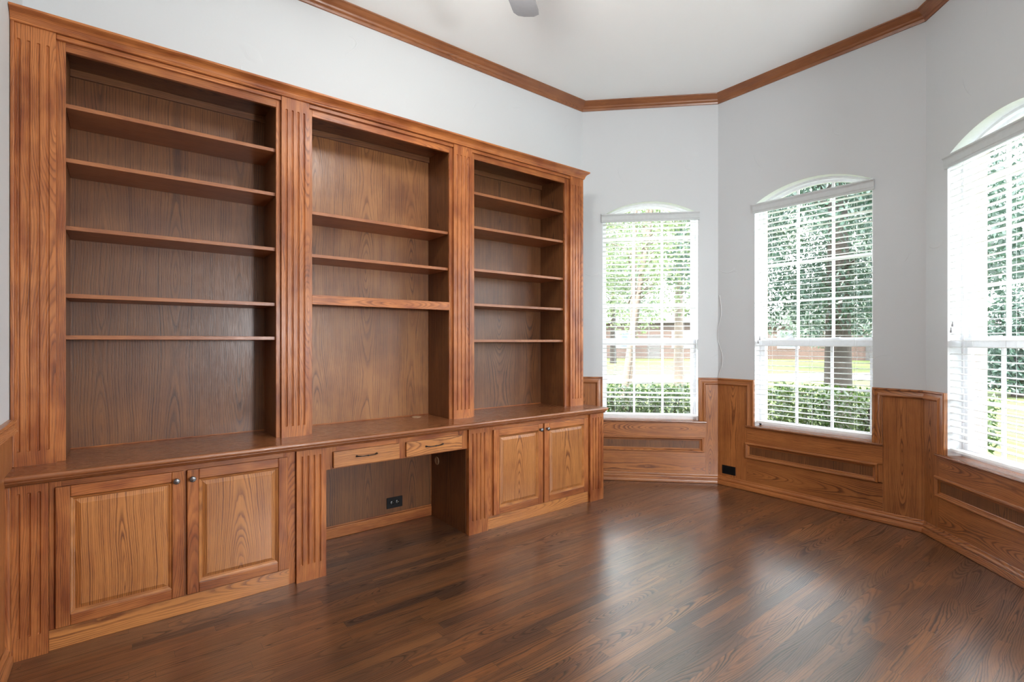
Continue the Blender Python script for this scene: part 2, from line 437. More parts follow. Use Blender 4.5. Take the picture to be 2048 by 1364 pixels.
# ------------------------------------------------------------------ room plan (metres; camera stands at x = y = 0)
YB = 3.5265
C0 = Vector((3.6036, YB, 0)); C1 = Vector((4.5125, 2.6176, 0)); C2 = Vector((4.5125, 1.0408, 0))
L1, L2, L3 = 1.2854, 1.5768, 2.10
C3 = C2 + L3 * Vector((-math.sqrt(.5), -math.sqrt(.5), 0))
XW = -0.395; YS = C3.y
HC = 3.695                      # ceiling height
WALLS = {'north': (Vector((XW, YB, 0)), 0.0, C0.x - XW, 1.0, TAN),
         'northeast': (C0, R(-45), L1, TAN, TAN),
         'east': (C1, R(-90), L2, TAN, TAN),
         'southeast': (C2, R(-135), L3, TAN, TAN),
         'south': (C3, R(180), C3.x - XW, TAN, 1.0),
         'west': (Vector((XW, YS, 0)), R(90), YB - YS, 1.0, 1.0)}
# window openings in wall coordinates: s0, s1, sill z
SILL = 0.590
SPRING, RISE, HALF = 2.585, 0.127, 0.4515
WIN = {'northeast': 0.6485, 'east': 0.805, 'southeast': 0.662}
RR = (HALF ** 2 + RISE ** 2) / (2 * RISE)
def arch_z(ds, inset=0.0):
    r = RR - inset
    return SPRING + RISE - RR + math.sqrt(max(r * r - ds * ds, 0))

TH = 0.24
def wall_mesh(L, t0, t1, win=None, door=None, H=HC + 0.02):
    m = MB()
    def q(a, b, c, d, mi): m.poly([a, b, c, d], None, mi)
    def inner(s0, s1, z0, z1): q((s0, 0, z0), (s1, 0, z0), (s1, 0, z1), (s0, 0, z1), 0)
    def so(s): # outer position of an end
        return -t0 * TH if s == 0 else (L + t1 * TH if s == L else s)
    def outer(s0, s1, z0, z1): q((so(s1), TH, z0), (so(s0), TH, z0), (so(s0), TH, z1), (so(s1), TH, z1), 2)
    zb = -0.1
    if win is None and door is None:
        inner(0, L, zb, H); outer(0, L, zb, H)
    elif door is not None:
        a, b, zt = door
        for s0, s1 in ((0, a), (b, L)): inner(s0, s1, zb, H); outer(s0, s1, zb, H)
        inner(a, b, zt, H); outer(a, b, zt, H)
        q((a, 0, zb), (a, 0, zt), (a, TH, zt), (a, TH, zb), 0); q((b, 0, zb), (b, TH, zb), (b, TH, zt), (b, 0, zt), 0)
        q((a, 0, zt), (b, 0, zt), (b, TH, zt), (a, TH, zt), 0)
    else:
        c = win; a, b = c - HALF, c + HALF; D1 = 0.135
        for s0, s1 in ((0, a), (b, L)): inner(s0, s1, zb, H); outer(s0, s1, zb, H)
        inner(a, b, zb, SILL - .02); outer(a, b, zb, SILL - .02)
        n = 28
        for k in range(n):
            u0 = -HALF + 2 * HALF * k / n; u1 = -HALF + 2 * HALF * (k + 1) / n
            s0, s1 = c + u0, c + u1; z0, z1 = arch_z(u0), arch_z(u1)
            q((s0, 0, z0), (s1, 0, z1), (s1, 0, H), (s0, 0, H), 0)
            q((s1, TH, z1), (s0, TH, z0), (s0, TH, H), (s1, TH, H), 2)
            q((s0, 0, z0), (s0, D1, z0), (s1, D1, z1), (s1, 0, z1), 1)
            q((s0, D1, z0), (s0, TH, z0), (s1, TH, z1), (s1, D1, z1), 2)
        for (d0, d1, mi) in ((0, D1, 1), (D1, TH, 2)):
            zs = SILL - .02
            q((a, d0, zs), (a, d0, SPRING), (a, d1, SPRING), (a, d1, zs), mi)
            q((b, d1, zs), (b, d1, SPRING), (b, d0, SPRING), (b, d0, zs), mi)
            q((a, d0, zs), (a, d1, zs), (b, d1, zs), (b, d0, zs), mi)
    q((0, 0, H), (L, 0, H), (so(L), TH, H), (so(0), TH, H), 2)
    q((0, 0, zb), (0, 0, H), (so(0), TH, H), (so(0), TH, zb), 0)
    q((L, 0, zb), (so(L), TH, zb), (so(L), TH, H), (L, 0, H), 0)
    return m

for nm, (O, ang, L, t0, t1) in WALLS.items():
    door = (0.22, 2.45, 3.30) if nm == 'south' else None
    w = wall_mesh(L, t0, t1, WIN.get(nm), door).build('wall_' + nm, [PAINT, WHITE, BRICK])
    w.location = O; w.rotation_euler = (0, 0, ang); w['kind'] = 'structure'

def slab(name, pts, z0, z1, mat):
    m = MB(); n = len(pts)
    m.poly([(p[0], p[1], z1) for p in pts]); m.poly([(p[0], p[1], z0) for p in pts][::-1])
    for i in range(n):
        a, b = pts[i], pts[(i + 1) % n]
        m.poly([(a[0], a[1], z0), (b[0], b[1], z0), (b[0], b[1], z1), (a[0], a[1], z1)])
    o = m.build(name, mat); o['kind'] = 'structure'; return o
e = TH * 0.98
plan = [(XW - e, YS - e), (C3.x + e * TAN * 0, YS - e), (C2.x + e, C2.y - e * TAN), (C1.x + e, C1.y + e * TAN), (C0.x + e * TAN, YB + e), (XW - e, YB + e)]
room = [(XW - .02, YS - .02), (C3.x, YS - .02), (C2.x + .02, C2.y), (C1.x + .02, C1.y), (C0.x, YB + .02), (XW - .02, YB + .02)]
HX0, HX1, HY0, HZ = -1.6, 3.3, YS - 3.6, HC
slab('floor', plan[:0] + [(HX0, HY0), (HX1, HY0), (HX1, YS - TH), (C3.x + .1, YS - TH)] + plan[2:5] + [(XW - e, YB + e), (XW - e, YS - TH), (HX0, YS - TH)], -0.10, 0.0, FLOOR)
slab('ceiling', plan, HC, HC + 0.12, CEIL)
# unseen hall behind the camera; its doorway is sized to let added fill light in
def flatwall(name, x0, x1, y0, y1, z0=0.0, z1=HZ, mat=PAINT):
    m = MB(); m.box(x0, x1, y0, y1, z0, z1); o = m.build(name, mat); o['kind'] = 'structure'
flatwall('wall_hall_west', HX0 - .1, HX0, HY0, YS - TH)
flatwall('wall_hall_east', HX1, HX1 + .1, HY0, YS - TH)
flatwall('wall_hall_south', HX0 - .1, HX1 + .1, HY0 - .1, HY0)
flatwall('ceiling_hall', HX0 - .1, HX1 + .1, HY0 - .1, YS - TH, HZ, HZ + .1, CEIL)
root = thing('added_light_stand', 'added fill light on a tall pole, unseen in the hall behind the camera', 'added fill light', (1.75, YS - 1.5, 0))  # fill light added out of view to brighten ceiling and bay walls
m = MB(); m.lathe([(.001, 0), (.15, 0), (.15, .015), (.02, .03), (.012, .05), (.012, 1.28), (.02, 1.29), (.001, 1.29)], (0, 0, 0), (0, 0, 1), 24); m.build('pole', BRONZE, root)
lamp('hall_fill_light', 'POINT', (1.75, YS - 1.5, 1.5), HALL_FILL_W, HALL_FILL_COL, shadow_soft_size=0.2)

# ------------------------------------------------------------------ crown moulding of the room
def crown_profile():
    H, P = HC - 3.6185, 0.075
    z0 = 3.6185
    return [(0.0, z0), (0.010, z0), (0.012, z0 + .007), (0.016, z0 + .012), (0.016, z0 + .020), (0.022, z0 + .024), (0.026, z0 + .030), (0.028, z0 + .036), (0.033, z0 + .040),
            (0.042, z0 + .046), (0.052, z0 + .055), (0.058, z0 + .062), (0.064, z0 + .066), (0.072, z0 + .068), (P, z0 + .072), (P, HC)]
for i, (nm, (O, ang, L, t0, t1)) in enumerate(WALLS.items()):
    m = MB(); m.sweep(crown_profile(), 0, L, t0, t1, cap=False)
    o = m.build('trim_%d' % (i + 1), OAK_CROWN, auto=40); o.location = O; o.rotation_euler = (0, 0, ang); o['kind'] = 'structure'

# ------------------------------------------------------------------ baseboards
def base_profile(h=0.082):
    return [(0.0, h), (0.014, h), (0.017, h - .006), (0.017, h - .014), (0.024, h - .018), (0.028, h - .026), (0.028, h - .034), (0.022, h - .041), (0.024, h - .046), (0.034, h - .052), (0.038, h - .062), (0.038, 0.004), (0.034, 0.0)]
for nm, (O, ang, L, t0, t1) in WALLS.items():
    spans = [(0, L, t0, t1)]
    if nm == 'north': spans = [(3.26 - XW + .03, L, 0, t1)]
    if nm == 'south': spans = [(0, .15, t0, 0), (2.52, L, 0, t1)]
    if nm == 'west': spans = [(0, 2.96 - YS, t0, 0)]
    m = MB()
    for s0, s1, a, b in spans: m.sweep(base_profile(), s0, s1, a, b)
    o = m.build('baseboard_' + nm, OAK_WAIN, auto=35); o.location = O; o.rotation_euler = (0, 0, ang); o['kind'] = 'structure'

# ------------------------------------------------------------------ wainscot
CAPZ, CW, PW = 1.005, 0.066, 0.012      # cap height, moulding width, board thickness
def casing_prof():                       # (w inward from the outer edge, projection)
    return [(0.0, 0.0), (0.0, 0.022), (0.004, 0.027), (0.010, 0.028), (0.015, 0.024), (0.017, 0.018), (0.030, 0.020), (0.045, 0.028), (0.050, 0.031), (0.055, 0.031), (0.059, 0.027), (0.062, 0.020), (CW, 0.018), (CW, 0.0)]
def casing_path(m, pts):
    """pts: list of ((s,z) outer corner, (ds,dz) inward direction incl. mitre, t) -> sweep in the wall plane"""
    rows = []
    for (s, z), (ds, dz), t in pts:
        rows.append([(s + ds * w + t * p, -p, z + dz * w) for w, p in casing_prof()])
    m.strip(rows)
def niche(m, s0, s1, z0, z1):
    """picture-frame moulding round a sunk strip panel"""
    prof = [(0.0, 0.0), (0.0, 0.020), (0.006, 0.026), (0.012, 0.026), (0.020, 0.018), (0.026, 0.008), (0.030, 0.008), (0.032, 0.004), (0.036, 0.002)]
    for (A, B) in (((s0, z1), (s1, z1)), ((s1, z1), (s1, z0)), ((s1, z0), (s0, z0)), ((s0, z0), (s0, z1))):
        cx, cz = (s0 + s1) / 2, (z0 + z1) / 2
        def row(P): return [(P[0] + (w if P[0] < cx else -w), -p, P[1] + (w if P[1] < cz else -w)) for w, p in prof]
        m.strip([row(A), row(B)])
def wainscot(nm, idx, n0, n1):
    O, ang, L, t0, t1 = WALLS[nm]
    c = WIN[nm]; a, b = c - HALF, c + HALF
    root = structure('trim_%d' % idx, 'oak wainscot below and beside the ' + nm + ' window', 'wainscot', O, ang)
    root.pop('category'); root.pop('label')
    NZ0, NZ1 = 0.290, 0.432
    g = 0.0007
    sa, sb = a - CW, b + CW
    boards = MB()
    P = PW
    # corner boards either side, running to the cap
    boards.box(t0 * 0 + 0.0 + P * t0, sa - g, -P, 0.002, 0.0, CAPZ - CW, 'z')
    if L - sb > 0.5:
        boards.box(sb + g, sb + 0.45, -P, 0.002, 0.0, CAPZ - CW, 'z'); boards.box(sb + .451, L - P * t1, -P, 0.002, 0.0, CAPZ - CW, 'z')
    else: boards.box(sb + g, L - P * t1, -P, 0.002, 0.0, CAPZ - CW, 'z')
    boards.build('corner_board', OAK_WAIN, root)
    fr = MB()
    fr.box(sa, sb, -P, 0.002, NZ1 - .006, SILL - .02, 'x'); fr.box(sa, sb, -P, 0.002, 0.0, NZ0 + .006, 'x')
    fr.box(sa, n0 + .006, -P, 0.002, NZ0, NZ1, 'z'); fr.box(n1 - .006, sb, -P, 0.002, NZ0, NZ1, 'z')
    fr.build('apron_board', OAK_WAIN, root)
    st = MB(); st.box(n0 + .02, n1 - .02, -0.002, 0.003, NZ0 + .02, NZ1 - .02, 'z'); st.build('strip_panel', OAK_BACK, root)
    nm_ = MB(); niche(nm_, n0, n1, NZ0, NZ1); nm_.build('panel_moulding', OAK_WAIN, root, auto=30)
    cs = MB()
    cs_end = L
    casing_path(cs, [((0, CAPZ), (0, -1), t0), ((a, CAPZ), (-1, -1), 0), ((a, SILL), (-1, 0), 0)])
    casing_path(cs, [((b, SILL), (1, 0), 0), ((b, CAPZ), (1, -1), 0), ((cs_end, CAPZ), (0, -1), -t1)])
    cs.build('cap_moulding', OAK_WAIN, root, auto=30)
    return root
wainscot('northeast', 7, 0.125, 1.147)
wainscot('east', 8, 0.272, 1.292)
wainscot('southeast', 9, 0.112, 1.20)
# plain wainscot on the west wall, dying into the cabinets, and on the south wall
for nm, idx, spans in (('west', 10, [(0, 3.12 - YS, 1.0, 0)]), ('south', 11, [(0, .15, TAN, 0), (2.52, C3.x - XW, 0, 1.0)])):
    O, ang, L, t0, t1 = WALLS[nm]
    m = MB()
    for s0, s1, ta, tb in spans:
        n = max(1, int((s1 - s0) / 0.6)); w = (s1 - s0) / n
        for k in range(n): m.box(s0 + k * w + .0005, s0 + (k + 1) * w - .0005, -PW, 0.002, 0, CAPZ - CW, 'z')
        rows = [[(s + t * p, -p, CAPZ - w_) for w_, p in casing_prof()] for s, t in ((s0, ta), (s1, -tb))]
        m.strip(rows)
    o = m.build('trim_%d' % idx, OAK_WAIN); o.location = O; o.rotation_euler = (0, 0, ang); o['kind'] = 'structure'
# small return of wainscot between bookcase and corner on the north wall
m = MB(); Ln = C0.x - XW
m.box(3.245 - XW, Ln - PW * TAN, -PW, 0.002, 0, CAPZ - CW, 'z')
m.strip([[(s + t * p, -p, CAPZ - w_) for w_, p in casing_prof()] for s, t in ((3.245 - XW, 0), (Ln, -TAN))])
o = m.build('trim_12', OAK_WAIN); o.location = (XW, YB, 0); o['kind'] = 'structure'
# door casing of the doorway added behind the camera
m = MB()
for s0, s1, z0, z1 in ((.15, .22, 0, 3.37), (2.45, 2.52, 0, 3.37), (.22, 2.45, 3.30, 3.37)): m.box(s0, s1, -0.02, 0.002, z0, z1, 'z')
o = m.build('trim_13', OAK_WAIN, bevel=.003); o.location = C3; o.rotation_euler = (0, 0, R(180)); o['kind'] = 'structure'

# ------------------------------------------------------------------ windows and blinds
def arc_band(m, c, d0, d1, ia, ib, zlow, mi=0):
    """arched frame: outer inset ia, inner inset ib, between depths d0..d1, straight legs down to zlow"""
    n = 24
    def pts(ins):
        h = HALF - ins; out = [(c - h, zlow)]
        for k in range(n + 1):
            u = -h + 2 * h * k / n; out.append((c + u, arch_z(u, ins)))
        out.append((c + h, zlow)); return out
    A, B = pts(ia), pts(ib)
    rows = [[(p[0], d0, p[1]), (q[0], d0, q[1])] for p, q in zip(A, B)]
    m.strip(rows, mi)
    m.strip([[(q[0], d0, q[1]), (q[0], d1, q[1])] for q in B], mi)
    m.strip([[(q[0], d1, q[1]), (p[0], d1, p[1])] for p, q in zip(A, B)], mi)
def window(nm, idx):
    O, ang, L, t0, t1 = WALLS[nm]; c = WIN[nm]; a, b = c - HALF, c + HALF
    root = structure('window_%d' % idx, '', '', O, ang); root.pop('label'); root.pop('category')
    MID0, MID1 = 1.312, 1.384
    m = MB(); arc_band(m, c, 0.085, 0.150, 0.0, 0.018, SILL)
    m.box(a, b, 0.085, 0.150, SILL - .01, SILL + .018, 'x')
    m.build('window_frame', VINYL, root)
    # upper sash (outer track)
    m = MB(); arc_band(m, c, 0.118, 0.140, 0.018, 0.040, MID0 + .02)
    m.box(a + .018, b - .018, 0.118, 0.140, MID1 - .045, MID1, 'x')
    gw = (2 * HALF - .08) / 3
    for k in (1, 2):
        s = a + .04 + gw * k; m.box(s - .010, s + .010, 0.122, 0.136, MID1, arch_z(s - c, .035), 'z')
    for z in (1.705, 2.038, 2.371): m.box(a + .04, b - .04, 0.1225, 0.1355, z - .010, z + .010, 'x')
    m.build('upper_sash', VINYL, root)
    m = MB(); n = 20; h = HALF - .035
    rows = [[(c - h + 2 * h * k / n, 0.129, MID1 - .01), (c - h + 2 * h * k / n, 0.129, arch_z(-h + 2 * h * k / n, .035))] for k in range(n + 1)]
    m.strip(rows); m.build('glass_pane', GLASS, root)
    # lower sash (inner track)
    m = MB()
    for s0, s1 in ((a + .018, a + .046), (b - .046, b - .018)): m.box(s0, s1, 0.090, 0.112, SILL + .018, MID1 - .006, 'z')
    m.box(a + .046, b - .046, 0.090, 0.112, MID0, MID1 - .006, 'x'); m.box(a + .046, b - .046, 0.090, 0.112, SILL + .018, SILL + .052, 'x')
    m.box(a + .03, b - .03, 0.082, 0.092, MID1 - .022, MID1 - .012, 'x')
    for k in (1, 2):
        s = a + .04 + gw * k; m.box(s - .010, s + .010, 0.094, 0.108, SILL + .05, MID0, 'z')
    m.box(a + .046, b - .046, 0.0945, 0.1075, 0.955, 0.974, 'x')
    for s in (c - .17, c + .17): m.box(s - .028, s + .028, 0.078, 0.100, MID1 - .010, MID1 + .004, 'x')
    m.build('lower_sash', VINYL, root)
    m = MB(); m.poly([(a + .04, 0.101, SILL + .04), (b - .04, 0.101, SILL + .04), (b - .04, 0.101, MID0 + .01), (a + .04, 0.101, MID0 + .01)])
    m.build('glass_pane', GLASS, root)
    # oak sill with rounded nosing
    m = MB(); m.box(a, b, 0.0, 0.090, SILL - .018, SILL, 'x')
    sa, sb = a - CW - .006, b + CW + .006
    m.strip([[(s, 0.0, SILL), (s, -.030, SILL), (s, -.037, SILL - .004), (s, -.038, SILL - .010), (s, -.034, SILL - .016), (s, -.026, SILL - .018), (s, -.010, SILL - .020), (s, 0, SILL - .022)] for s in (sa, sb)])
    for s, f in ((sa, 1), (sb, -1)):
        q = [(s, 0.0, SILL), (s, -.030, SILL), (s, -.037, SILL - .004), (s, -.038, SILL - .010), (s, -.034, SILL - .016), (s, -.026, SILL - .018), (s, 0, SILL - .022)]
        m.poly(q if f > 0 else q[::-1])
    m.build('window_sill', OAK_TOP, root, auto=40)

def blind(nm, label, tilt, stuck=(), tassels=()):
    O, ang, L, t0, t1 = WALLS[nm]; c = WIN[nm]; a, b = c - HALF, c + HALF
    root = thing('window_blind', label, 'window blind', O, ang, 'white slatted blinds in the bay windows')
    dz = 0.015 if nm == 'northeast' else 0.0
    m = MB(); Z1, Z0 = 2.582 + dz, 2.503 + dz
    v0, v1 = a - .012, b + .012
    pr = [(0.0, Z0), (-.014, Z0), (-.016, Z0 + .004), (-.016, Z0 + .014), (-.019, Z0 + .018), (-.019, Z1 - .026), (-.022, Z1 - .018), (-.030, Z1 - .010), (-.031, Z1 - .002), (-.029, Z1), (0.0, Z1)]
    m.strip([[(s, y, z) for y, z in pr] for s in (v0, v1)])
    m.poly([(v0, y, z) for y, z in pr][::-1]); m.poly([(v1, y, z) for y, z in pr])
    m.strip([[(v0, .0, Z0), (v1, .0, Z0)], [(v0, .0, Z1), (v1, .0, Z1)]])
    m.build('valance', VALANCE, root)
    m = MB(); m.box(a + .006, b - .006, 0.008, 0.060, 2.515 + dz, 2.555 + dz); m.build('head_rail', SLAT, root)
    pitch, n = 0.0435, 42
    sl = MB(); yc = 0.036; hw = 0.025
    for k in range(n):
        z = 2.487 + dz - pitch * k + random.uniform(-.0006, .0006)
        t = tilt + random.uniform(-.6, .6) + (0 if k not in stuck else 16)
        ct, s_ = math.cos(R(t)), math.sin(R(t))
        top = []; bot = []
        for u, cz in ((-1, 0), (-.5, .0015), (0, .002), (.5, .0015), (1, 0)):
            y = yc + u * hw * ct - 0; zz = z + u * hw * s_ + cz
            top.append((y, zz + .0014)); bot.append((y, zz - .0014))
        ring = top + bot[::-1] + [top[0]]
        s0, s1 = a + .007, b - .007
        sl.strip([[(s, y, zz) for y, zz in ring] for s in (s0, s1)])
        sl.poly([(s0, y, zz) for y, zz in ring[:-1]][::-1]); sl.poly([(s1, y, zz) for y, zz in ring[:-1]])
    sl.build('slats', SLAT, root)
    m = MB(); m.box(a + .007, b - .007, yc - .026, yc + .026, 0.622, 0.640); m.build('bottom_rail', SLAT, root, bevel=.003)
    for s in (a + .125, c, b - .125):
        m = MB()
        for y in (yc - .027, yc + .027): m.tube([(s, y, 2.52), (s, y, 0.640)], 0.0009, 4)
        m.build('ladder_cord', CORD, root)
    for j, (ds, z) in enumerate(tassels):
        m = MB(); m.tube([(a + ds, -.004, 2.505 + dz), (a + ds + .002, -.004, z + .03)], 0.0010, 4)
        cd = m.build('lift_cord', CORD, root)
        m = MB(); m.lathe([(0.001, 0), (0.003, .002), (0.0035, .012), (0.006, .022), (0.0065, .032), (0.001, .034)], (a + ds + .002, -.004, z + .032), (0, 0, -1), 8)
        m.build('tassel', CLEAR, cd)
for i, nm in enumerate(('northeast', 'east', 'southeast')): window(nm, i + 1)
blind('northeast', 'white slatted blind beside the bookcase, in the window facing the camera squarely', -5.5, stuck=(38, 39))
blind('east', 'white slatted blind in the middle bay window, above the black air vent', 0.5, tassels=((.045, 1.365), (.030, 1.335)))
blind('southeast', 'white slatted blind cut off by the picture edge, furthest from the bookcase', 1.5, tassels=((.050, 1.45), (.036, 1.41)))

# ------------------------------------------------------------------ fluted pilaster
def pilaster(m, x0, x1, yf, yb, z0, z1, flutes, fz0, fz1, r=0.0062, depth=0.0075):
    xs = {x0, x1}
    for f in flutes:
        for k in range(-4, 5): xs.add(f + r * k / 4)
        xs.add(f - r - .0012); xs.add(f + r + .0012)
    xs = sorted(x for x in xs if x0 <= x <= x1)
    zs = {z0, z1}
    for q in (fz0, fz1):
        for k in range(-1, 6): zs.add(q + (r * k / 4 if q == fz0 else -r * k / 4))
    zs = sorted(zs)
    def yf_(x, z):
        d = 9
        for f in flutes:
            zz = min(max(z, fz0 + r), fz1 - r); d = min(d, math.hypot(x - f, z - zz))
        return yf + (depth * math.sqrt(max(0, 1 - (d / r) ** 2)) if d < r else 0)
    m.grid(xs, zs, yf_, 'z', 0, False)
    rV = rv()
    def side(x, flip):
        p = [(x, yf, z0), (x, yb, z0), (x, yb, z1), (x, yf, z1)]; uv = [(q[1], q[2] + rV) for q in p]
        m.poly(p[::-1] if not flip else p, uv[::-1] if not flip else uv)
    side(x0, False); side(x1, True)
    m.poly([(x0, yf, z1), (x1, yf, z1), (x1, yb, z1), (x0, yb, z1)]); m.poly([(x0, yb, z0), (x1, yb, z0), (x1, yf, z0), (x0, yf, z0)])

# ------------------------------------------------------------------ upper bookcases
CT = 0.787                       # counter top height
UP, UF, UB = 3.160, 3.182, 3.505 # pilaster front, face frame front, back panel front
ITOP = 2.772
def bookcase(label, x0, x1, o0, o1, shelves, rail=None, pils=(), back=None, group='oak bookcases standing on the counter'):
    """x0..x1 unit, o0..o1 opening"""
    root = thing('bookcase', label, 'bookcase', ((x0 + x1) / 2, (UF + YB) / 2, CT), 0, group)
    def b(m, name, mat=OAK, bev=.0012): return m.build(name, mat, root, bev, world=True)
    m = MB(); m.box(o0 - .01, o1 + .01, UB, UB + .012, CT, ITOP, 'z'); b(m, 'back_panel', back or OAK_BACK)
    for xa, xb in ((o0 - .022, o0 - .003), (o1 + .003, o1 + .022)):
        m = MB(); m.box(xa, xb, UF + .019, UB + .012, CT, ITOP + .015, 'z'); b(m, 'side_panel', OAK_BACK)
    m = MB(); m.box(o0 - .003, o1 + .003, UF + .019, UB, ITOP, ITOP + .018, 'x'); b(m, 'top_panel', OAK_BACK)
    m = MB(); m.box(o0 - .003, o1 + .003, UB - .019, UB, ITOP - .038, ITOP, 'x'); b(m, 'cleat', OAK_BACK)
    m = MB(); m.box(o0 - .003, o1 + .003, UB - .005, UB, CT, CT + .006, 'x'); b(m, 'bottom_bead')
    m = MB()
    m.box(x0, o0, UF, UF + .019, CT, 2.790, 'z'); m.box(o1, x1, UF, UF + .019, CT, 2.790, 'z')
    m.box(o0, o1, UF, UF + .019, 2.722, 2.790, 'x')
    if rail: m.box(o0, o1, UF, UF + .019, rail[0], rail[1], 'x')
    b(m, 'face_frame')
    for z in shelves:
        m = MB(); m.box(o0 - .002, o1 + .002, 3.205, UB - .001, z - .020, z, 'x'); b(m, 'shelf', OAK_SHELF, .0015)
    if rail: m = MB(); m.box(o0 - .002, o1 + .002, UF + .02, UB - .001, rail[1] - .02, rail[1], 'x'); b(m, 'shelf', OAK_SHELF)
    for (a, c, fl) in pils:
        m = MB(); pilaster(m, a, c, UP, UF, CT, 2.786, fl, 0.850, 2.718); m.build('pilaster', OAK, root, world=True)
    return root
fl = lambda c: [c - .0495, c - .0165, c + .0165, c + .0495]
bk = bookcase('tall oak bookcase with five shelves, against the side wall at the corner', XW + .002, 0.7405, -0.208, 0.716, (2.485, 2.226, 1.903, 1.579, 1.380),
         pils=((XW + .002, -0.241, [-.367, -.334, -.301, -.269]),))
m = MB(); m.box(XW + .002, -0.379, UP - .014, UF, CT, 2.786, 'z'); m.build('scribe_strip', OAK, bk, .004, world=True)
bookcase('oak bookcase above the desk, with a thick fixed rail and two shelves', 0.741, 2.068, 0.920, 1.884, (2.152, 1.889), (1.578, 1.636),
         ((0.741, 0.897, fl(0.818)), (1.909, 2.068, fl(1.988))), back=OAK_BACK_LIT)
bookcase('oak bookcase next to the windows, its five shelves above the far cabinet', 2.0685, 3.240, 2.100, 3.036, (2.487, 2.228, 1.905, 1.641, 1.366),
         pils=((3.084, 3.240, fl(3.160)),))

# one cornice across the three bookcases
root = thing('cornice', 'long oak cornice moulding running along the top of all the bookcases', 'cornice', (1.42, 3.2, 2.786))
prof = [(0.0, 2.786), (.010, 2.786), (.013, 2.790), (.013, 2.795), (.016, 2.798), (.018, 2.804), (.024, 2.813), (.034, 2.821), (.042, 2.824), (.046, 2.827), (.052, 2.829), (.056, 2.832), (.056, 2.842), (.0, 2.842)]
m = MB()
xe = 3.240
path = [[(XW + .002, UP - p, z) for p, z in prof], [(xe + p * .55, UP - p, z) for p, z in prof], [(xe + p * .55, YB - .002, z) for p, z in prof]]
m.strip(path[:2]); m.strip(path[1:])
m.poly([(XW + .002, YB - .002, 2.842), (XW + .002, UP - .05, 2.842), (xe + .03, UP - .05, 2.842), (xe + .03, YB - .002, 2.842)][::-1])
m.box(XW + .003, xe - .001, UP + .001, UF + .019, 2.7865, 2.841, 'x')
m.build('crown', OAK, root, auto=32, world=True)
m = MB()
for a, c in ((-0.2408, 0.7408), (0.8972, 1.9088), (2.0682, 3.0838)): m.box(a, c, UP + .004, UF - .0002, 2.763, 2.7858, 'x')
m.build('bed_mould', OAK, root, .003, world=True)

# ------------------------------------------------------------------ counter
m = MB()
XE, YE = 3.308, 2.926
cp = [(0.026, .742), (0.022, .745), (0.018, .752), (0.012, .757), (0.012, .761), (0.004, .765), (0.0, .771), (0.0, .779), (0.004, .785), (0.010, CT)]
rows = [[(XW + .002, YE + p, z) for p, z in cp], [(XE - p, YE + p, z) for p, z in cp], [(XE - p, YB - .014, z) for p, z in cp]]
m.strip(rows[:2]); m.strip(rows[1:])
def uvp(pts): return [(p[1] - 3.2, p[0] + 330) for p in pts]
P = [(XW + .002, YE + .010, CT), (XE - .010, YE + .010, CT), (XE - .010, YB - .014, CT), (XW + .002, YB - .014, CT)]
m.poly(P, uvp(P)); P = [(p[0], p[1], .7435) for p in P]; m.poly(P[::-1], uvp(P[::-1]))
m.poly([(XW + .002, YE + p, z) for p, z in cp] + [(XW + .002, YB - .014, CT), (XW + .002, YB - .014, .7435)])
ct = m.build('countertop', OAK_TOP, auto=35)
tag(ct, 'long varnished oak countertop running over cabinets and desk, under the bookcases', 'countertop')
ct_o = ct

# ------------------------------------------------------------------ base cabinets
BP, BF, BD = 2.962, 2.985, 2.966       # pilaster front, face frame front, door front
def knob(parent, x, z, y):
    m = MB(); m.lathe([(.001, 0), (.0095, 0), (.0095, .002), (.0055, .005), (.0050, .012), (.0085, .016), (.0135, .019), (.0145, .023), (.0125, .027), (.0090, .0285), (.0065, .0280), (.0045, .0300), (.0005, .0305)], (x, y, z), (0, -1, 0), 20)
    return m.build('knob', PEWTER, parent, world=True)
def cab_door(root, x0, x1, z0, z1, kx):
    yb = BF - .001; y = BD
    w = 0.050; e = .006
    m = MB()
    def framed(a, b, c, d, g):  # x range, z range
        m.box(a, b, y, yb, c, d, g)
    # stiles full height, rails between, with eased outer edge
    for a, b in ((x0, x0 + w), (x1 - w, x1)): framed(a, b, z0, z1, 'z')
    framed(x0 + w, x1 - w, z1 - w, z1, 'x'); framed(x0 + w, x1 - w, z0, z0 + w, 'x')
    dr = m.build('door', OAK, root, .004, world=True)
    # raised panel with ogee surround
    rings = [(w, .0000), (w + .004, .0045), (w + .008, .0055), (w + .012, .0110), (w + .015, .0115), (w + .034, .0030), (w + .035, .0012), (w + .037, .0012)]
    m = MB()
    def ring(i): ins, dy = rings[i]; return [(x0 + ins, y + dy, z0 + ins), (x1 - ins, y + dy, z0 + ins), (x1 - ins, y + dy, z1 - ins), (x0 + ins, y + dy, z1 - ins)]
    rw = [rv() for _ in range(5)]
    for i in range(len(rings) - 1):
        A, B = ring(i), ring(i + 1)
        for k in range(4):
            q = [A[k], A[(k + 1) % 4], B[(k + 1) % 4], B[k]]
            hor = k in (0, 2)
            if i >= 4: uv = [(p[0] - (x0 + x1) / 2, p[2] + rw[4]) for p in q]
            else: uv = [((p[2] - A[k][2] + .09) if hor else (p[0] - A[k][0] + .09), (p[0] if hor else p[2]) + rw[k]) for p in q]
            m.poly(q, uv)
    F = ring(len(rings) - 1); m.poly(F, [(p[0] - (x0 + x1) / 2, p[2] + rw[4]) for p in F])
    m.build('raised_panel', OAK_DOOR, dr)
    knob(dr, kx, z1 - .043, y)
    return dr
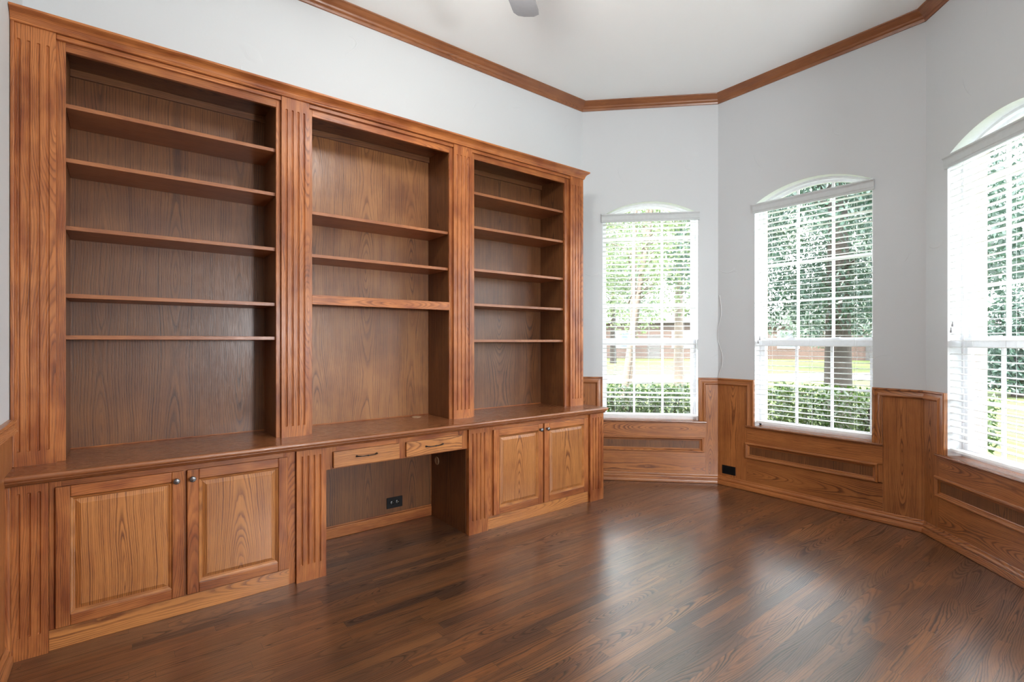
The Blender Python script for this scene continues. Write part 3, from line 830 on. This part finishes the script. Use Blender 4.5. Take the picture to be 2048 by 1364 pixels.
def base_cabinet(label, x0, x1, face, doors, pils, kneeside=None):
    root = thing('base_cabinet', label, 'cabinet', ((x0 + x1) / 2, 3.25, 0), 0, 'oak base cabinets under the counter')
    def b(m, name, mat=OAK, bev=.0012): return m.build(name, mat, root, bev, world=True)
    m = MB()
    for xa, xb in ((x0, x0 + .019), (x1 - .019, x1)): m.box(xa, xb, BF + .02, YB - .040 if xb > 3 else 3.505, 0, .742, 'z')
    m.box(x0 + .019, x1 - .019, BF + .02, 3.49, .085, .103, 'x'); m.box(x0 + .019, x1 - .019, 3.490, 3.502, .0, .742, 'z')
    b(m, 'carcass', OAK_BACK)
    f0, f1 = face; m = MB()
    d0, d1 = doors[0][0], doors[-1][1]
    m.box(f0, d0 + .02, BF, BF + .019, .088, .742, 'z'); m.box(d1 - .02, f1, BF, BF + .019, 0, .742, 'z')
    m.box(d0 + .02, d1 - .02, BF, BF + .019, .690, .742, 'x'); mid = (doors[0][1] + doors[1][0]) / 2
    m.box(mid - .03, mid + .03, BF, BF + .019, .088, .690, 'z')
    b(m, 'face_frame')
    m = MB(); m.box(f0, d1 + .008, BF - .006, BF + .019, 0.0, .0875, 'x'); b(m, 'kick_board', OAK_DOOR)
    for k, (a, c) in enumerate(doors): cab_door(root, a, c, .093, .712, c - .032 if k == 0 else a + .022)
    for a, c, fl_ in pils:
        m = MB(); pilaster(m, a, c, BP, BF, 0, .742, fl_, .092, .706); m.build('pilaster', OAK, root, world=True)
    return root
bc = base_cabinet('oak two-door base cabinet at the wall corner, nearest the camera', XW + .002, 0.934, (-0.250, 0.772), ((-0.229, 0.245), (0.258, 0.729)),
             ((-0.366, -0.2505, [-.345, -.312, -.280]), (0.773, 0.935, fl(0.851))))
m = MB(); m.box(XW + .002, -0.3665, BP - .016, BF, 0, .742, 'z'); m.build('scribe_strip', OAK, bc, .008, world=True)
bc2 = base_cabinet('oak two-door base cabinet at the far end, beside the bay windows', 1.912, 3.284, (2.076, 3.140), ((2.128, 2.600), (2.614, 3.101)),
             ((1.912, 2.075, fl(1.991)), (3.122, 3.284, fl(3.204))))
m = MB(); m.box(1.913, 1.9125 + .0185, BF - .0001, BF + .021, 0, .742, 'z'); m.build('corner_stile', OAK, bc2, world=True)

# ------------------------------------------------------------------ desk section between the cabinets
root = thing('kneehole_desk', 'oak desk section with two shallow drawers over an open kneehole, between the cabinets', 'desk', (1.42, 3.25, 0))
def b(m, name, mat=OAK, bev=.0012): return m.build(name, mat, root, bev, world=True)
KX0, KX1 = 0.9355, 1.9115
m = MB()
m.box(KX0, 1.000, BF, BF + .019, .603, .742, 'z'); m.box(1.838, KX1, BF, BF + .019, .603, .742, 'z'); m.box(1.380, 1.455, BF, BF + .019, .603, .742, 'z')
m.box(1.0, 1.38, BF, BF + .019, .690, .742, 'x'); m.box(1.455, 1.838, BF, BF + .019, .690, .742, 'x')
m.box(1.0, 1.38, BF, BF + .019, .603, .625, 'x'); m.box(1.455, 1.838, BF, BF + .019, .603, .625, 'x')
b(m, 'apron_frame')
for x0, x1 in ((0.979, 1.394), (1.441, 1.859)):
    m = MB(); m.box(x0, x1, BD, BF - .001, .611, .706, 'x')
    m.box(x0 + .03, x1 - .03, BF - .001, 3.40, .628, .688, 'y')
    d = m.build('drawer', OAK_DOOR, root, .003, world=True)
    xm, zh = (x0 + x1) / 2 - .008, .664
    m = MB()
    pts = [(xm + .064 * t, BD - .004 - .022 * (1 - t ** 4) , zh) for t in [k / 8 - 1 for k in range(17)]]
    rad = [.0058 if abs(k - 8) == 8 else (.0036 if abs(k - 8) > 5 else .0026) for k in range(17)]
    m.tube(pts, .003, 8, radii=rad)
    for t in (-1, 1): m.lathe([(.001, 0), (.0060, 0), (.0055, .003), (.0038, .006), (.001, .007)], (xm + .062 * t, BD, zh), (0, -1, 0), 12)
    m.lathe([(.0010, -.007), (.0042, -.006), (.0030, -.003), (.0050, -.0015), (.0050, .0015), (.0030, .003), (.0042, .006), (.001, .007)], (xm, BD - .026, zh), (1, 0, 0), 12)
    m.build('handle', BRONZE, d, world=False)
m = MB(); m.box(KX0, KX1, 3.505, 3.516, 0, .742, 'z'); b(m, 'back_panel', OAK_BACK)
m = MB(); m.box(KX0 + .001, KX1 - .001, 3.492, 3.5049, 0, .074, 'x'); m.box(KX0 + .001, KX1 - .001, 3.497, 3.5049, .074, .086, 'x'); b(m, 'base_moulding', OAK, .004)
m = MB(); m.box(KX1 - .004, KX1 - .0005, 3.500, 3.5045, .086, .60, 'z'); b(m, 'corner_bead')

# outlet, vents, grommets, loose wire
root = thing('power_outlet', 'black double socket plate on the kneehole back panel', 'power outlet', (1.605, 3.5045, .158))
m = MB(); m.box(-.063, .063, -.006, 0, -.040, .040); m.build('cover_plate', BLACK, root, .003)
for sx in (-.021, .021):
    m = MB(); m.lathe([(.0165, 0), (.0165, .003), (.015, .0042), (.001, .0044)], (sx, -.005, 0), (0, -1, 0), 18)
    so_ = m.build('socket', plain('socket_black', (.02, .02, .021), .25), root)
    m = MB()
    for dz, dx in ((.005, -.004), (-.005, -.004)): m.box(sx + dx - .003, sx + dx + .004, -.0098, -.0090, dz - .0010, dz + .0010)
    m.lathe([(.0022, 0), (.001, .0004)], (sx + .008, -.0094, 0), (0, -1, 0), 8)
    m.build('pin_slots', plain('slot_brass', (.25, .22, .15), .3, 1.0), so_)
O, ang, L, t0, t1 = WALLS['east']
root = thing('air_vent', 'small black louvred air vent low in the oak wainscot, near the bay corner', 'air vent', O + Vector((-PW, -.1145, .147)), ang)
m = MB(); m.box(-.066, .066, -.004, 0, -.040, .040)
m.build('vent_plate', BLACK, root, .002)
m = MB()
for k in range(15):
    x = -.056 + .008 * k; m.box(x, x + .0035, -.008, -.003, -.031, .031)
m.build('louvres', BLACK, root)
def grommet(label, loc, axis, r):
    root = thing('cable_grommet', label, 'cable grommet', loc)
    m = MB(); m.lathe([(r * .72, .0), (r * .72, .004), (r, .004), (r * 1.02, .002), (r, .0)], (0, 0, 0), axis, 24); m.build('rim', TANPLUG, root, auto=40)
    m = MB(); m.lathe([(.0005, .0015), (r * .72, .0015)], (0, 0, 0), axis, 24); m.build('cap', TANPLUG, root)
grommet('round tan cable plug high on the side of the kneehole', (1.9118, 3.413, .438), (-1, 0, 0), .030)
grommet('flat round tan cable cover on the countertop under the middle bookcase', (1.742, 3.42, CT), (0, 0, 1), .034)
m = MB()
pts = [(.022 + .024 * math.sin(t * 10.0) * (0.4 + t), -.008 - .004 * math.cos(t * 14), 1.79 - .78 * t) for t in [k / 40 for k in range(41)]]
m.tube(pts, .0030, 6)
o = m.build('loose_wire', CORD); o.location = O; o.rotation_euler = (0, 0, ang)
tag(o, 'thin white loose wire hanging down the grey wall at the bay corner', 'wire')

# ------------------------------------------------------------------ ceiling fan
FX, FY, FZ = 1.395, 1.925, 3.30
root = thing('ceiling_fan', 'grey ceiling fan, one rounded blade tip showing at the top of the picture', 'ceiling fan', (FX, FY, HC))
def f(m, name, mat, par=None, auto=40): return m.build(name, mat, par or root, auto=auto, world=(par is None))
m = MB(); m.lathe([(.001, 0), (.075, 0), (.075, -.01), (.055, -.045), (.020, -.065), (.001, -.066)], (FX, FY, HC), (0, 0, 1), 24); f(m, 'canopy', FANMETAL)
m = MB(); m.lathe([(.012, 0), (.012, -.30)], (FX, FY, HC - .06), (0, 0, 1), 16); f(m, 'downrod', FANMETAL)
m = MB(); m.lathe([(.001, .10), (.05, .10), (.11, .085), (.135, .05), (.135, .0), (.11, -.03), (.06, -.05), (.001, -.05)], (FX, FY, FZ), (0, 0, 1), 28); f(m, 'motor_housing', FANMETAL)
BA = R(38)
for k in range(5):
    a_ = BA + k * 2 * math.pi / 5
    pr_ = []
    for t in [i / 12 for i in range(13)]:
        r_ = .17 + (.655 - .17) * t; w = .052 + .028 * min(1, t * 1.6)
        pr_.append((r_, w))
    pts = [(r_, w) for r_, w in pr_[:-1]] + [(.640, .079), (.668, .058), (.676, .020), (.672, -.040), (.650, -.075)] + [(r_, -w) for r_, w in pr_[::-1][1:]]
    m = MB(); n = len(pts)
    def pp(p, dz):
        pit = R(11); x, y = p
        return (x, y * math.cos(pit), y * math.sin(pit) + dz)
    rot = Matrix.Translation((FX, FY, FZ)) @ Matrix.Rotation(a_, 4, 'Z')
    A = [rot @ Vector(pp(p, .003)) for p in pts]; B = [rot @ Vector(pp(p, -.003)) for p in pts]
    m.poly(A); m.poly(B[::-1])
    for i in range(n): m.poly([B[i], B[(i + 1) % n], A[(i + 1) % n], A[i]])
    bl = m.build('blade', FANMAT, root, world=True)
    m = MB()
    q = [rot @ Vector(v) for v in ((.10, -.022, -.004), (.10, .022, -.004), (.24, .030, -.001), (.24, -.030, -.001))]
    m.poly(q); m.poly([v - Vector((0, 0, .006)) for v in q][::-1])
    for i in range(4): m.poly([q[i] - Vector((0, 0, .006)), q[(i + 1) % 4] - Vector((0, 0, .006)), q[(i + 1) % 4], q[i]])
    m.build('blade_bracket', FANMETAL, bl)
m = MB(); m.lathe([(.10, 0), (.098, -.03), (.080, -.065), (.045, -.088), (.001, -.095)], (FX, FY, FZ - .05), (0, 0, 1), 28); f(m, 'lamp_bowl', GLOBE)
lamp('fan_lamp', 'POINT', (FX, FY, FZ - .26), FAN_LAMP_W, FAN_LAMP_COL, shadow_soft_size=0.11)

# ------------------------------------------------------------------ outside
GZ = -0.28
m = MB(); m.poly([(-60, -60, GZ), (140, -60, GZ), (140, 120, GZ), (-60, 120, GZ)])
lw = m.build('lawn', GRASS); lw['kind'] = 'stuff'; lw['label'] = 'sunlit green lawn outside the bay windows'; lw['category'] = 'lawn'
m = MB()
a_, b_ = Vector((2, 23, 0)), Vector((60, -10, 0)); d = (b_ - a_).normalized(); nn = Vector((-d.y, d.x, 0)) * 2.2
m.poly([tuple(p + Vector((0, 0, GZ + .02))) for p in (a_ - nn, b_ - nn, b_ + nn, a_ + nn)])
st = m.build('street', CONC); st['kind'] = 'structure'
m = MB(); 
for nm, (s0, s1) in (('northeast', (-.6, L1 + .3)), ('east', (-.3, L2 + .3)), ('southeast', (-.3, L3 + 1))):
    O, ang, L, t0, t1 = WALLS[nm]; mt = Matrix.Translation(O) @ Matrix.Rotation(ang, 4, 'Z')
    m.poly([mt @ Vector(p) for p in ((s0, TH, GZ + .012 + .003 * s1), (s1, TH, GZ + .012 + .003 * s1), (s1 + .5, 1.9, GZ + .012 + .003 * s1), (s0 - .5, 1.9, GZ + .012 + .003 * s1))])
fb = m.build('flower_bed', MULCH); fb['kind'] = 'stuff'; fb['label'] = 'dark mulch bed at the foot of the house wall'; fb['category'] = 'mulch'
for nm, lab, (s0, s1), zt in (('northeast', 'low clipped green hedge outside the window beside the bookcase', (-1.6, 1.35), .80), ('east', 'low clipped green hedge outside the middle bay window', (-.15, 1.75), .86), ('southeast', 'low clipped green hedge outside the window cut by the picture edge', (-.15, 2.0), .84)):
    O, ang, L, t0, t1 = WALLS[nm]
    root = thing('hedge', lab, 'hedge', O + Matrix.Rotation(ang, 3, 'Z') @ Vector(((s0 + s1) / 2, 1.2, GZ + .025)), ang, 'clipped hedges outside the bay')
    hl = (s1 - s0) / 2; m = MB(); H = zt - GZ
    m.leaves((0, 0, H * .80), (hl, .36, H * .20), int(2600 * (s1 - s0)), .060, 'box')
    m.leaves((0, 0, H * .40), (hl, .30, H * .34), int(900 * (s1 - s0)), .060, 'box')
    m.build('foliage', LEAF_HEDGE, root)
    m = MB()
    for k in range(int(14 * (s1 - s0))):
        x = random.uniform(-hl, hl); y = random.uniform(-.2, .2)
        m.tube([(x, y, -.0), (x + random.uniform(-.1, .1), y + random.uniform(-.1, .1), H * .45), (x + random.uniform(-.2, .2), y + random.uniform(-.2, .2), H * .9)], .008, 5)
    m.build('stems', BARK, root)

CAM_F = Vector((math.cos(R(52.302)), math.sin(R(52.302)), 0)); CAM_R = Vector((math.sin(R(52.302)), -math.cos(R(52.302)), 0))
def ground_at(u, depth): v = CAM_F * depth + CAM_R * (u * depth); v.z = GZ; return v
def tree(label, u, depth, trunk_r, lean, blobs, leafmat, bark, size, count, cat='tree', group='trees beyond the lawn', shape='ball', droop=0, stems=1):
    """blobs: (dx, dy, z, rx, ry, rz)"""
    p = ground_at(u, depth)
    root = thing('tree', label, cat, p, 0, group)
    top = max(bb[2] for bb in blobs)
    m = MB()
    for s in range(stems):
        dx = random.uniform(-.3, .3) * (stems > 1) + lean[0]; dy = random.uniform(-.3, .3) * (stems > 1) + lean[1]
        m.tube([(s * .09, 0, -.05), (dx * .3 + s * .1, dy * .3, top * .30), (dx * .7, dy * .7, top * .62), (dx, dy, top * .98)], trunk_r, 10, radii=[trunk_r * 1.25, trunk_r, trunk_r * .75, trunk_r * .3])
        for k in range(7):
            z = top * random.uniform(.35, .8); a2 = random.uniform(0, 6.28); L_ = random.uniform(.5, 1.0) * blobs[0][3]
            m.tube([(dx * z / top, dy * z / top, z), (dx * z / top + math.cos(a2) * L_ * .5, dy * z / top + math.sin(a2) * L_ * .5, z + L_ * .3), (dx * z / top + math.cos(a2) * L_, dy * z / top + math.sin(a2) * L_, z + L_ * .45)], .03, 5, radii=[trunk_r * .35, trunk_r * .22, trunk_r * .08])
    m.build('trunk', bark, root)
    m = MB(); tot = sum(bb[3] * bb[4] * bb[5] for bb in blobs)
    for bb in blobs: m.leaves(bb[:3], bb[3:], int(count * bb[3] * bb[4] * bb[5] / tot), size, shape, droop=droop)
    m.build('crown', leafmat, root)
    return root
def blobs(n, R_, z0, z1, r):
    return [(random.uniform(-R_, R_), random.uniform(-R_, R_), random.uniform(z0, z1), r * random.uniform(.7, 1.2), r * random.uniform(.7, 1.2), r * random.uniform(.5, .9)) for _ in range(n)]
tree('slim pale-barked leaning tree outside the window beside the bookcase', 0.212, 9.5, .055, (.5, -.5), blobs(12, 1.5, 2.6, 6.0, .75), LEAF_LIME, BARKP, .10, 6000, stems=3)
tree('big dark tree with a thick trunk outside the middle bay window', 0.645, 9.6, .21, (0, 0), blobs(34, 3.0, 2.4, 7.0, 1.15) + [(-.9 + random.uniform(-.4, .4), -1.9 + .42 * k, 2.15 + random.uniform(0, .5), .6, .6, .42) for k in range(10)], LEAF_DARK, BARK, .10, 72000, droop=1.0)
tree('dark bushy conifer beyond the window cut by the picture edge', 1.00, 15.0, .12, (0, 0), [(0, 0, 2.6, 1.15, 1.15, 2.4)], LEAF_DARK, BARK, .16, 7000, shape='cone', droop=.6)
tree('yellow-green spreading tree behind the slim leaning one', 0.33, 17.0, .14, (0, 0), blobs(20, 2.6, 2.9, 8.0, 1.3), LEAF_LIME, BARKP, .17, 13000)
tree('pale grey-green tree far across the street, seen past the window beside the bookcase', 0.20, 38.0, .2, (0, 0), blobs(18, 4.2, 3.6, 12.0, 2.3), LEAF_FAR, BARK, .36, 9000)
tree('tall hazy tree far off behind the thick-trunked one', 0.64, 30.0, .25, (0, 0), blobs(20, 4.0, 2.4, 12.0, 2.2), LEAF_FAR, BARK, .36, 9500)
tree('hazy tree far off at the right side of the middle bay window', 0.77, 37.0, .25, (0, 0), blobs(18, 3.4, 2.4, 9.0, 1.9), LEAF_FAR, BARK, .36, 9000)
tree('low dark shrubby tree far off behind the conifer', 0.97, 31.0, .15, (0, 0), blobs(10, 3.4, .9, 2.3, 1.4), LEAF_DARK, BARK, .30, 4000)

def house(label, u, depth, w, dp, h, roofh, rz):
    p = ground_at(u, depth); root = thing('house', label, 'house', p, rz, 'brick houses across the street')
    m = MB(); m.box(-w / 2, w / 2, -dp / 2, dp / 2, 0, h); m.build('wall', REDBRICK, root)
    m = MB(); W_, D_ = w / 2 + .5, dp / 2 + .5
    a, b2, c, d = (-W_, -D_, h), (W_, -D_, h), (W_, D_, h), (-W_, D_, h); r0, r1 = (-W_ + D_, 0, h + roofh), (W_ - D_, 0, h + roofh)
    m.poly([a, b2, r1, r0]); m.poly([b2, c, r1]); m.poly([c, d, r0, r1]); m.poly([d, a, r0]); m.poly([d, c, b2, a]); m.build('roof', ROOF, root)
    for sx in (-.3, -.05, .3):
        m = MB(); m.box(w * sx - .9, w * sx + .9, -dp / 2 - .06, -dp / 2 + .02, 1.0, 2.6); fr = m.build('window_frame', WHITE, root)
        m = MB(); m.box(w * sx - .78, w * sx + .78, -dp / 2 - .08, -dp / 2 - .06, 1.12, 2.48); m.build('pane', DARKGLASS, fr)
    m = MB(); m.box(w * .13 - .6, w * .13 + .6, -dp / 2 - .08, -dp / 2 + .02, 0, 2.3); m.build('front_door', ROOF, root)
house('red-brick house with a dark hipped roof, seen through the window beside the bookcase', .24, 53.0, 15, 9, 3.4, 2.6, R(-52))
house('red-brick house with a dark roof far beyond the thick-trunked tree', .66, 48.0, 15, 9, 3.2, 2.6, R(-70))
